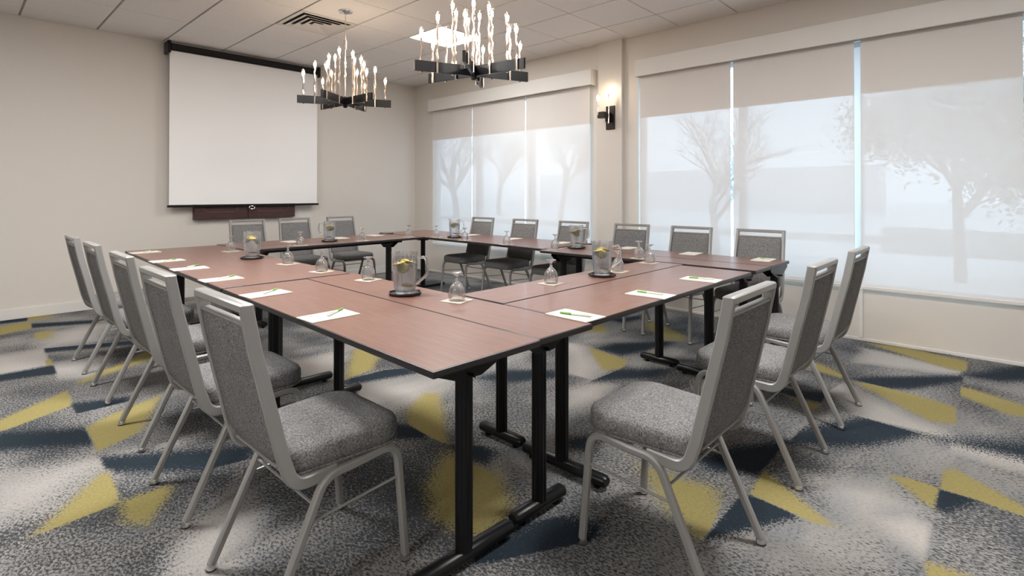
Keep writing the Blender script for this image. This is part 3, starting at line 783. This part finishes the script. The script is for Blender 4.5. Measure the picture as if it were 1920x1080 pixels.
# ---------------------------------------------------------------- table settings
TZ = TOP + 0.0005
def make_goblet():
    t = thing('water_goblet', '', 'glass', (0, 0, 0), 0, 'upturned goblets on napkins')
    b = MB(); b.lathe([(0.0005, 0.0885), (0.010, 0.0855), (0.017, 0.080), (0.0285, 0.067), (0.0355, 0.050), (0.0377, 0.030), (0.037, 0.012), (0.0355, 0.0003), (0.0365, 0.0), (0.0385, 0.012), (0.0392, 0.030), (0.037, 0.050), (0.030, 0.068), (0.018, 0.082), (0.009, 0.0900), (0.0005, 0.0905)], 28); b.obj('bowl', M['glass'], t, 60)
    b = MB(); b.lathe([(0.0005, 0.0907), (0.008, 0.0909), (0.0055, 0.096), (0.0085, 0.101), (0.0055, 0.106), (0.007, 0.1138), (0.0005, 0.114)], 16); b.obj('stem', M['glass'], t, 60)
    b = MB(); b.lathe([(0.0005, 0.1142), (0.007, 0.1144), (0.016, 0.123), (0.0285, 0.1295), (0.0295, 0.1315), (0.016, 0.1275), (0.0005, 0.1255)], 28); b.obj('base', M['glass'], t, 60)
    return t
gob = make_goblet(); gused = []
nap_b = MB(); nap_b.box(-0.0575, 0.0575, -0.0575, 0.0575, 0, 0.002)
nap_me = nap_b.mesh('paper_napkin', M['napkin'], 0)
GOB = [(-3.558, -2.162, 8, 'at the far left corner beside the first pitcher'),
       (-3.579, -3.342, 14, 'on the left tables, right of the first pitcher'),
       (-3.595, -3.874, 12, 'just behind the cross seam of the left tables'),
       (-3.566, -4.382, 16, 'left of the large pitcher nearest the camera'),
       (-3.606, -5.215, 14, 'right of the large pitcher, nearest the camera'),
       (-2.930, -5.238, 2, 'left of the pitcher on the near right tables'),
       (-2.275, -5.265, 5, 'behind the handle of the pitcher on the near right tables'),
       (-1.751, -5.205, 4, 'at the right inner corner, the one nearer the camera'),
       (-1.560, -5.010, 6, 'at the right inner corner, the one farther back'),
       (-1.475, -4.110, 3, 'left of the pitcher before the third window chair'),
       (-1.470, -3.495, -4, 'on the window table between the second and third window chairs'),
       (-1.430, -2.830, 7, 'right beside the small pitcher at the far corner'),
       (-1.395, -2.300, -3, 'left of the small pitcher at the far corner'),
       (-1.590, -2.030, 2, 'on the far table at its right end by the corner'),
       (-2.222, -2.075, -2, 'on the far table right of the round-bellied pitcher'),
       (-2.905, -2.095, 3, 'on the far table left of the round-bellied pitcher')]
for i, (x, y, a, lb) in enumerate(GOB):
    n = put('paper_napkin', nap_me, None, (x, y, TZ), R(a))
    tag(n, 'beige napkin under the goblet ' + lb, 'napkin', 'napkins under the goblets')
    place(gob, gused, (x, y, TZ + 0.0022), R(a), 'upturned goblet ' + lb, 'upturned goblets on napkins')

def make_pitcher():
    t = thing('water_pitcher', '', 'pitcher', (0, 0, 0), 0, 'water pitchers with lemon')
    def rib(a, z):
        k = 0.0
        if 0.030 < z < 0.170: k = 0.022 * math.cos(18 * a)
        if z > 0.185: k += 0.12 * max(0, math.cos(a - PI)) ** 8 * min(1, (z - 0.185) / 0.02)
        return k
    outer = [(0.044, 0.003), (0.047, 0.010), (0.051, 0.024), (0.0540, 0.034), (0.0555, 0.06), (0.0575, 0.09), (0.0590, 0.125), (0.0602, 0.155), (0.061, 0.169), (0.0600, 0.176), (0.0605, 0.190), (0.0625, 0.2065)]
    inner = [(0.0595, 0.2065), (0.0572, 0.190), (0.0565, 0.172), (0.0560, 0.155), (0.0545, 0.12), (0.0528, 0.08), (0.0505, 0.04), (0.0470, 0.024), (0.040, 0.016), (0.0005, 0.015)]
    b = MB()
    n = 90
    rings = []
    for i, (r, z) in enumerate([(0.0005, 0.003)] + outer + inner):
        solid = i <= len(outer)
        rings.append([(r * (1 + (rib(2 * PI * k / n, z) if (solid or z > 0.185) else 0)) * math.cos(2 * PI * k / n), r * (1 + (rib(2 * PI * k / n, z) if (solid or z > 0.185) else 0)) * math.sin(2 * PI * k / n), z + (0.0035 * math.cos(18 * 2 * PI * k / n) if z > 0.2 else 0)) for k in range(n)])
    b.loft(rings, caps=False)
    b.obj('pitcher_body', M['pitcher'], t, 50)
    b = MB()
    b.tube(fillet([(0.0625, 0, 0.180), (0.110, 0, 0.188), (0.118, 0, 0.10), (0.0595, 0, 0.050)], [0.035, 0.05], 8), rrect(0.0095, 0.0065, 0.004), side=(0, 1, 0))
    b.obj('handle', M['glass'], t, 60)
    b = MB()
    b.lathe([(0.0005, 0.0155), (0.0395, 0.0165), (0.0464, 0.0245), (0.0499, 0.04), (0.0522, 0.08), (0.0539, 0.12), (0.0552, 0.150), (0.0005, 0.150)], 40)
    b.obj('water', M['water'], t, 50)
    rs = random.Random(4)
    for k in range(5):
        a = 0.6 + k * 1.35
        z = (0.158, 0.146, 0.152, 0.132, 0.045)[k]
        rr = (0.022, 0.022, 0.024, 0.022, 0.012)[k]
        Mx = Matrix.Translation((rr * math.cos(a), rr * math.sin(a), z)) @ Matrix.Rotation(a, 4, 'Z') @ Matrix.Rotation((0.35, 1.0, 0.25, 1.25, 0.2)[k], 4, 'Y')
        b = MB(); b.lathe([(0.001, -0.003), (0.024, -0.003), (0.024, 0.003), (0.001, 0.003)], 18, M=Mx); s = b.obj('lemon_slice', M['lemon'], t, 30)
        b = MB(); b.lathe([(0.024, -0.0033), (0.0265, -0.0022), (0.0265, 0.0022), (0.024, 0.0033)], 18, M=Mx); b.obj('lemon_rind', M['rind'], s, 30)
    return t
def make_tray_mesh():
    b = MB()
    def octo(r, z): return [(r * math.cos(PI / 8 + i * PI / 4), r * math.sin(PI / 8 + i * PI / 4), z) for i in range(8)]
    b.loft([octo(0.076, 0.0), octo(0.084, 0.004), octo(0.085, 0.013), octo(0.081, 0.0145), octo(0.075, 0.006), octo(0.02, 0.0055)])
    return b.mesh('serving_coaster', M['blackplastic'], 0)
pit = make_pitcher(); pused = []; tray_me = make_tray_mesh()
right = -0.8171                                              # direction of +x seen as image right
PITCH = [(-3.632, -2.831, right + 1.9, 'on the left tables near the far left corner'),
         (-2.499, -1.900, right + PI, 'on the far table in front of the screen chairs'),
         (-3.680, -4.905, right - 0.15, 'largest in view, on the left foreground tables'),
         (-1.280, -2.485, right - 0.3, 'on the window table at the far corner of the room'),
         (-1.280, -4.205, right, 'on the window table before the third window chair'),
         (-2.504, -5.295, right - 0.1, 'on the near right tables')]
for x, y, a, lb in PITCH:
    tag(put('serving_coaster', tray_me, None, (x, y, TZ), R(12)), 'black tray under the pitcher ' + lb, 'coaster', 'black trays under the pitchers')
    place(pit, pused, (x, y, TZ + 0.0035), a, 'pitcher of lemon water ' + lb, 'water pitchers with lemon')

# notepads with pens
def pad_mesh(dot):
    b = MB(); b.box(-0.0675, 0.0675, -0.106, 0.106, 0, 0.0035)
    return b.mesh('notepad', M['paper'], 0)
pad_me = pad_mesh(0)
dot_b = MB(); dot_b.lathe([(0.0005, 0.0036), (0.0055, 0.0036), (0.0055, 0.0039), (0.0005, 0.0039)], 10, (0.035, 0.062, 0)); dot_me = dot_b.mesh('printed_dot', M['ink'], 0)
def make_pen():
    t = thing('ballpoint_pen', '', 'pen', (0, 0, 0), 0, 'green capped pens')
    b = MB(); b.lathe([(0.0044, -0.02), (0.0044, 0.060), (0.0028, 0.066)], 10, M=Matrix.Rotation(PI / 2, 4, 'Y'), caps=True); b.obj('barrel', M['clearpen'], t)
    b = MB(); b.lathe([(0.0030, -0.072), (0.0048, -0.068), (0.0048, -0.021), (0.0046, -0.0195)], 10, M=Matrix.Rotation(PI / 2, 4, 'Y'), caps=True); b.obj('grip', M['green'], t)
    b = MB(); b.lathe([(0.0028, 0.066), (0.0010, 0.074)], 10, M=Matrix.Rotation(PI / 2, 4, 'Y'), caps=True); b.obj('tip', M['chrome'], t)
    b = MB(); b.box(0.018, 0.058, -0.0012, 0.0012, 0.0046, 0.0062); b.obj('clip', M['chrome'], t, 0)
    return t
pen = make_pen(); pen_used = []
# x, y, pad angle, pen (x, y, angle) or None, label of the place
PADS = [(-4.095, -1.72, 92, (-4.06, -1.70, 226), 'on the left tables, farthest from the camera'),
        (-4.126, -2.522, 91, (-4.11, -2.535, 222), 'on the left tables, second from the far end'),
        (-4.138, -3.104, 88, (-4.10, -3.035, 220), 'on the left tables, third from the far end'),
        (-4.149, -3.737, 90, (-4.115, -3.72, 213), 'on the left tables, just behind the cross seam'),
        (-4.155, -4.392, 94, (-4.125, -4.37, 220), 'on the left tables, before the cross seam'),
        (-4.175, -5.07, 91, (-4.135, -5.05, 216), 'on the left tables, nearest the camera'),
        (-3.474, -5.806, -1.5, (-3.480, -5.815, -76), 'at the near right edge, nearest the camera'),
        (-2.852, -5.81, 2, (-2.84, -5.805, -85), 'at the near right edge, middle one'),
        (-2.231, -5.80, 4, (-2.222, -5.80, -75), 'at the near right edge, farthest right'),
        (-1.00, -5.753, 93, (-0.985, -5.765, 230), 'at the window-side table corner'),
        (-0.985, -5.171, 95, None, 'at the window side before the chair left of the table corner'),
        (-0.945, -4.55, 92, None, 'at the window side before the pilaster chair'),
        (-0.955, -3.79, 96, None, 'behind the pitcher before the third far window chair'),
        (-0.955, -3.10, 91, None, 'before the middle far window chair'),
        (-0.92, -2.36, 90, None, 'before the far window chair nearest the corner'),
        (-2.80, -1.645, 2, None, 'on the far table, left'),
        (-2.219, -1.60, -3, None, 'on the far table behind the pitcher'),
        (-1.745, -1.56, 1, None, 'on the far table, right')]
for i, (x, y, a, pn, lb) in enumerate(PADS):
    n = put('notepad', pad_me, None, (x, y, TZ), R(a))
    tag(n, 'cream notepad ' + lb, 'notepad', 'notepads around the tables')
    if i in (3, 4, 5, 10): put('printed_dot', dot_me, n)
    if pn: place(pen, pen_used, (pn[0], pn[1], TZ + 0.0035 + 0.0048), R(pn[2]), 'green capped pen on the notepad ' + lb, 'pens on the notepads')
b = MB(); Ry = Matrix.Rotation(PI / 2, 4, 'Y')
lp = thing('ballpoint_pen', 'black pen lying alone at the right end of the far table', 'pen', (-1.465, -1.475, TZ + 0.005), R(-4))
b.lathe([(0.0040, -0.06), (0.0046, -0.055), (0.0046, 0.045)], 10, M=Ry, caps=True); b.obj('barrel', M['blackplastic'], lp)
b = MB(); b.lathe([(0.0046, 0.045), (0.0012, 0.062)], 10, M=Ry, caps=True); b.obj('tip', M['chrome'], lp)

# ---------------------------------------------------------------- lamps
def make_chandelier(label, cx, cyv, zc, off, seed):
    t = thing('chandelier', label, 'chandelier', (cx, cyv, 0), 0, 'candle chandeliers')
    rs = random.Random(seed)
    b = MB(); b.lathe([(0.012, -0.03), (0.03, -0.022), (0.066, -0.012), (0.07, -0.004), (0.07, 0.0)], 28, (0, 0, H), caps=True); b.obj('canopy', M['chrome'], t)
    b = MB(); b.lathe([(0.005, zc), (0.005, 2.62), (0.011, 2.622), (0.011, 2.70), (0.005, 2.702), (0.0035, H - 0.02)], 12, caps=True)
    for z in (2.36, 2.47): b.lathe([(0.006, z - 0.03), (0.010, z - 0.02), (0.010, z + 0.02), (0.006, z + 0.03)], 12, caps=True)
    b.obj('rod', M['nickel'], t)
    b = MB(); b.lathe([(0.010, zc - 0.062), (0.022, zc - 0.056), (0.024, zc - 0.04), (0.024, zc + 0.036), (0.014, zc + 0.046)], 6, caps=True); b.obj('hub', M['black'], t, 0)
    for k in range(6):
        a = R(off + 60 * k)
        Rz = Matrix.Rotation(a, 4, 'Z')
        b = MB(); b.bbox(0.015, 0.43, -0.010, 0.010, zc - 0.036, zc + 0.036, 0.0015, M=Rz); b.obj('arm', M['black'], t, 0)
        for j, (r, h) in enumerate([(0.375, 0.165), (0.275, 0.26), (0.15, 0.36)]):
            s = 1 if (j + k) % 2 else -1
            h += rs.uniform(-0.02, 0.02)
            px, py = r, s * 0.018
            z0, z1 = zc - 0.040, zc + 0.036 + h
            path = []
            ph = rs.uniform(0, 6)
            for q in range(30):
                u = q / 29
                z = z0 + (z1 - z0) * u
                w = 0.0026 * (1 if z > zc + 0.04 else 0)
                path.append(Rz @ Vector((px + w * math.sin(52 * z + ph), py + w * math.cos(47 * z + ph), z)))
            b = MB(); b.tube(path, circ(0.0085, 8)); st = b.obj('candle_stem', M['nickel'], t)
            e = path[-1]
            b = MB(); b.lathe([(0.010, -0.012), (0.011, 0.0), (0.010, 0.008)], 10, e, caps=True); b.obj('socket', M['nickel'], st)
            b = MB(); b.lathe([(0.006, 0.008), (0.0095, 0.018), (0.0125, 0.035), (0.0115, 0.050), (0.004, 0.058)], 12, e, caps=True); b.obj('bulb_glow', M['bulb'], st)
            b = MB(); b.lathe([(0.009, 0.006), (0.013, 0.018), (0.0175, 0.040), (0.0175, 0.060), (0.013, 0.074), (0.004, 0.080)], 14, e, caps=True); b.obj('bulb', M['bulbglass'], st)
    return t
make_chandelier('black six-armed candle chandelier in front of the projection screen', -2.645, -2.475, 2.115, 33, 1)
make_chandelier('black six-armed candle chandelier nearer the camera, its top cut by the picture edge', -2.70, -4.35, 2.10, 39, 2)

s = thing('wall_sconce', 'dark bronze two-candle wall lamp on the pilaster', 'lamp', (-0.05, -3.79, 0))
b = MB(); b.bbox(-0.018, 0, -0.058, 0.058, 1.966, 2.235, 0.003); b.obj('backplate', M['bronze'], s, 0)
b = MB(); b.bbox(-0.10, -0.018, -0.012, 0.012, 2.045, 2.155, 0.002); b.bbox(-0.165, -0.10, -0.012, 0.075, 2.085, 2.155, 0.002); b.obj('bracket', M['bronze'], s, 0)
for (px, py, z0, z1) in [(-0.075, -0.02, 2.03, 2.36), (-0.165, 0.062, 2.12, 2.275)]:
    path = [(px + 0.002 * math.sin(40 * (z0 + (z1 - z0) * q / 14)), py + 0.002 * math.cos(31 * q), z0 + (z1 - z0) * q / 14) for q in range(15)]
    b = MB(); b.tube(path, circ(0.007, 8)); st = b.obj('candle_stem', M['nickel'], s)
    e = Vector(path[-1])
    b = MB(); b.lathe([(0.006, 0.0), (0.0105, 0.014), (0.0145, 0.04), (0.012, 0.06), (0.004, 0.07)], 12, e, caps=True); b.obj('bulb_glow', M['bulb'], st)
    b = MB(); b.lathe([(0.009, 0.0), (0.014, 0.014), (0.019, 0.045), (0.018, 0.07), (0.004, 0.088)], 14, e, caps=True); b.obj('bulb', M['bulbglass'], st)

# ---------------------------------------------------------------- projection screen and wall cabinet
s = thing('projection_screen', 'large white pull-down projection screen hung high on the back wall', 'screen', (-2.63, -0.12, 0))
sx = -2.63
b = MB(); b.tube([(-0.88, 0, 2.915), (0.885, 0, 2.915)], rrect(0.042, 0.036, 0.014), side=(0, 0, 1)); b.obj('housing', M['black'], s)
b = MB(); b.bbox(-0.878, 0.883, -0.012, 0.03, 2.955, 2.965, 0.002); b.obj('housing_lip', M['trim'], s, 0)
for x in (-0.905, 0.895):
    b = MB(); b.bbox(x - 0.016, x + 0.016, -0.045, 0.12, 2.84, 2.975, 0.005); b.obj('end_bracket', M['black'], s, 0)
b = MB()
nn = 12
b.box(-0.893, 0.880, -0.0015, 0.0015, 1.10, 2.885); b.obj('screen_sheet', M['screen'], s, 0)
b = MB(); b.tube([(-0.908, 0, 1.084), (0.902, 0, 1.084)], rrect(0.013, 0.011, 0.005), side=(0, 0, 1)); b.obj('bottom_bar', M['black'], s)
b = MB()
b.tube([(0.012 + 0.034 * math.cos(2 * PI * i / 24), -0.014, 1.055 + 0.019 * math.sin(2 * PI * i / 24)) for i in range(25)], circ(0.005, 8), side=(0, 1, 0), caps=False)
b.obj('pull_handle', M['chrome'], s)

s = thing('wall_cabinet', 'dark cherry wall cabinet partly hidden behind the bottom of the screen', 'cabinet', (-2.645, -0.0, 0))
b = MB(); b.box(-0.604, 0.604, -0.062, 0.0, 0.919, 2.10); b.obj('cabinet_body', M['cabinet'], s, 0)
for sgn in (-1, 1):
    x0, x1 = (-0.604, -0.0025) if sgn < 0 else (0.0025, 0.604)
    b = MB(); b.bbox(x0, x1, -0.083, -0.063, 0.921, 2.098, 0.003); d = b.obj('door', M['cabinet'], s, 0)
    c0 = x0 + 0.085; c1 = x1 - 0.125 if sgn < 0 else x1 - 0.095
    pts = [(c0, 1.06), (c0 + 0.05, 1.003), (c1 - 0.04, 1.003), (c1, 1.035), (c1, 1.97), (c1 - 0.045, 2.02), (c0 + 0.05, 2.02), (c0, 1.97), (c0, 1.06)]
    b = MB(); b.tube([(x, -0.0835, z) for x, z in pts], rrect(0.006, 0.004, 0.0015), side=(0, 1, 0), caps=False); b.obj('routed_moulding', M['groove'], d, 0)

# ---------------------------------------------------------------- ceiling fittings
x0, x1, y0, y1 = cell(*VENT)
v = thing('ceiling_vent', 'square white louvred air vent in the ceiling beside the chandelier stem', 'vent', ((x0 + x1) / 2, (y0 + y1) / 2, H))
def sq(r, z): return [(-r, -r, z), (r, -r, z), (r, r, z), (-r, r, z)]
b = MB(); b.loft([sq(0.296, 0.006), sq(0.296, -0.001), sq(0.262, -0.004), sq(0.255, 0.006)], caps=False); b.obj('vent_frame', M['vent'], v, 0)
for r in (0.238, 0.176, 0.114):
    b = MB(); b.loft([sq(r, -0.012), sq(r - 0.004, -0.014), sq(r - 0.055, 0.008), sq(r - 0.052, 0.009)], caps=False); b.obj('louvre', M['vent'], v, 0)
b = MB(); b.loft([sq(0.045, -0.010), sq(0.045, -0.004)]); b.obj('centre_plate', M['vent'], v, 0)
b = MB(); b.box(-0.296, 0.296, -0.292, 0.292, 0.0092, 0.0098); b.obj('vent_throat_shade', M['darkvent'], v, 0)  # dark sheet standing in for the shade above the louvres
for i, (k, j) in enumerate(LIGHTS):
    x0, x1, y0, y1 = cell(k, j)
    if i == 0: l = thing('ceiling_light', 'glowing square ceiling light panel behind the near chandelier', 'light', ((x0 + x1) / 2, (y0 + y1) / 2, H))
    else: l = thing('ceiling_light', 'added square ceiling fill light out of view ' + ('', 'above the table opening', 'above the left chairs', 'above the near right chairs', 'left of the camera')[i], 'light', ((x0 + x1) / 2, (y0 + y1) / 2, H), 0, 'added fill lights outside the picture')
    w_, d_ = (x1 - x0) / 2 - 0.006, (y1 - y0) / 2 - 0.004
    b = MB()
    def rc(a, q, z): return [(-a, -q, z), (a, -q, z), (a, q, z), (-a, q, z)]
    b.loft([rc(w_, d_, 0.009), rc(w_, d_, -0.001), rc(w_ - 0.018, d_ - 0.018, -0.001), rc(w_ - 0.018, d_ - 0.018, 0.004)], caps=False); b.obj('light_frame', M['trim'], l, 0)
    b = MB(); b.box(-w_ + 0.018, w_ - 0.018, -d_ + 0.018, d_ - 0.018, 0.0035, 0.0085); b.obj('light_diffuser', M['diffuser_dim' if i == 0 else 'diffuser'], l, 0)

# ---------------------------------------------------------------- roller shades and their valances
def valance(label, y0, y1):
    v = thing('shade_valance', label, 'valance', (0, (y0 + y1) / 2, 0), 0, 'valances over the shades')
    h = (y1 - y0) / 2
    b = MB(); b.bbox(-0.12, -0.10, -h, h, 2.508, 2.69, 0.003); b.obj('front_board', M['trim'], v, 0)
    b = MB(); b.box(-0.0995, -0.0005, -h, h, 2.672, 2.69); b.obj('top_board', M['trim'], v, 0)
    for yy in (-h, h - 0.016):
        b = MB(); b.box(-0.0995, -0.0005, yy, yy + 0.016, 2.508, 2.6715); b.obj('end_board', M['trim'], v, 0)
valance('white valance box over the far window shades', -3.563, -0.49)
valance('white valance box over the near window shades, running out of the picture', -7.42, -4.138)
SH = [(-1.418, -0.515, 'pale roller shade of the far window, nearest the room corner'),
      (-2.453, -1.430, 'middle pale roller shade of the far window'),
      (-3.490, -2.472, 'pale roller shade of the far window, next to the pilaster'),
      (-5.142, -4.157, 'pale roller shade of the near window, next to the pilaster'),
      (-6.171, -5.166, 'middle pale roller shade of the near window'),
      (-7.195, -6.216, 'pale roller shade of the near window, at the right edge of the picture')]
for y0, y1, lb in SH:
    s = thing('roller_shade', lb, 'shade', (-0.035, (y0 + y1) / 2, 0), 0, 'roller shades')
    h = (y1 - y0) / 2
    b = MB(); b.lathe([(0.022, -h), (0.022, h)], 16, M=Matrix.Translation((0, 0, 2.60)) @ Matrix.Rotation(PI / 2, 4, 'X'), caps=True); b.obj('roller', M['trim'], s)
    b = MB(); b.loft([[(0, -h, 0.46), (0, h, 0.46)], [(0, -h, 2.58), (0, h, 2.58)]], caps=False, closed=False); b.obj('shade_cloth', M['shade'], s, 0)
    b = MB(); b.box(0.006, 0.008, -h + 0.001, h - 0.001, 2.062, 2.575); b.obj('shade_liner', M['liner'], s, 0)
    b = MB(); b.tube([(0, -h, 0.449), (0, h, 0.449)], rrect(0.014, 0.006, 0.003), side=(0, 0, 1)); b.obj('hem_bar', M['trim'], s)

# ---------------------------------------------------------------- outside
M['snow'] = mat('pale_ground', (0.78, 0.80, 0.82), 0.9, noise=0.05, scale=0.6)
M['bark'] = mat('bark', (0.36, 0.35, 0.35), 0.9, noise=0.3, scale=12)
M['leaf'] = mat('pale_foliage', (0.46, 0.49, 0.48), 0.9, noise=0.2, scale=3)
M['farwall'] = mat('far_building', (0.70, 0.71, 0.73), 0.9, noise=0.05, scale=2)
M['asphalt'] = mat('asphalt', (0.38, 0.39, 0.40), 0.9)
b = MB(); b.box(0.16, 90, -60, 60, -0.2, -0.10); struct(b.obj('ground', M['snow'], smooth=0))
b = MB(); b.box(11.5, 14.5, -60, 60, -0.099, -0.093); struct(b.obj('road', M['asphalt'], smooth=0))
b = MB(); b.box(34, 35, -1.5, 26, -0.1, 3.0); fw = tag(b.obj('far_building', M['farwall'], smooth=0), 'low pale building far outside, faint through the shades', 'building')

M['hedge'] = mat('hedge_stand_in', (0.40, 0.43, 0.43), 0.9, noise=0.3, scale=4)
b = MB()
rs = random.Random(2)
rings = []
for i in range(41):
    y = -13 + i * 0.2
    k = 1 + rs.uniform(-.06, .06)
    rings.append([(9.6 + 0.45 * k * math.cos(a), y, -0.1 + (0.55 * k * math.sin(a))) for a in [PI * j / 8 for j in range(9)]])
b.loft(rings)  # low hedge form in place of a dark car-like shape
tag(b.obj('hedge', M['hedge'], smooth=60), 'low hedge standing in for a car-like shape outside, faint through the right-hand shade', 'hedge')

def tree(name, label, x, y, height, spread, seed, leaves, levels=4):
    rs = random.Random(seed)
    t = thing(name, label, 'tree', (x, y, -0.1))
    trunk = MB(); br = MB()
    tips = []
    def grow(p, d, ln, r, lev):
        path = [p]
        q = p
        for i in range(3):
            d = (d + Vector((rs.uniform(-.2, .2), rs.uniform(-.2, .2), rs.uniform(-.05, .12)))).normalized()
            q = q + d * (ln / 3)
            path.append(q)
        (trunk if lev == 0 else br).tube(path, circ(r, 6 if lev < 2 else 4), taper=[1, .9, .8, .68])
        if lev >= levels:
            tips.append(q); return
        for k in range(3 if lev else 5):
            a = rs.uniform(0, 2 * PI)
            sp = rs.uniform(.5, 1.0) * spread
            nd = (d + Vector((math.cos(a) * sp, math.sin(a) * sp, rs.uniform(-.1, .25)))).normalized()
            grow(path[rs.choice((2, 3, 3))] if lev == 0 else path[rs.choice((1, 2, 3))], nd, ln * rs.uniform(.6, .8), r * .55, lev + 1)
    grow(Vector((0, 0, 0)), Vector((0, 0, 1)), height * .36, height * .022, 0)
    trunk.obj('trunk', M['bark'], t)
    br.obj('branches', M['bark'], t)
    if leaves:
        lf = MB()
        for q in tips:
            for k in range(leaves):
                c = q + Vector((rs.gauss(0, .22), rs.gauss(0, .22), rs.gauss(0, .2)))
                u = Vector((rs.uniform(-1, 1), rs.uniform(-1, 1), rs.uniform(-1, 1))).normalized() * .045
                w = u.orthogonal().normalized() * .026
                lf.add([c - u, c + w, c + u, c - w], [(0, 1, 2, 3)])
        o = lf.obj('foliage', M['leaf'], t, 0)
        o['kind'] = 'stuff'
tree('bare_tree', 'bare branching tree outside the near window, seen between two shades', 4.2, -3.3, 3.4, 1.1, 5, 0, 6)
tree('leafy_tree', 'dark leafy tree outside the right-hand window shade', 5.2, -6.58, 3.9, 1.35, 11, 60, 5)
tree('leafy_tree', 'tall leafy tree outside the far window near the room corner', 6.5, 6.5, 6.0, 1.0, 23, 30)
tree('leafy_tree', 'leafy tree added outside the far window to dim its middle shade', 18.0, 15.8, 7.5, 1.1, 31, 60, 4)  # this tree and the next are added to darken the bright far window
tree('leafy_tree', 'leafy tree added outside the far window to dim the shade next to the pilaster', 12.5, 6.8, 6.0, 1.0, 37, 60, 4)
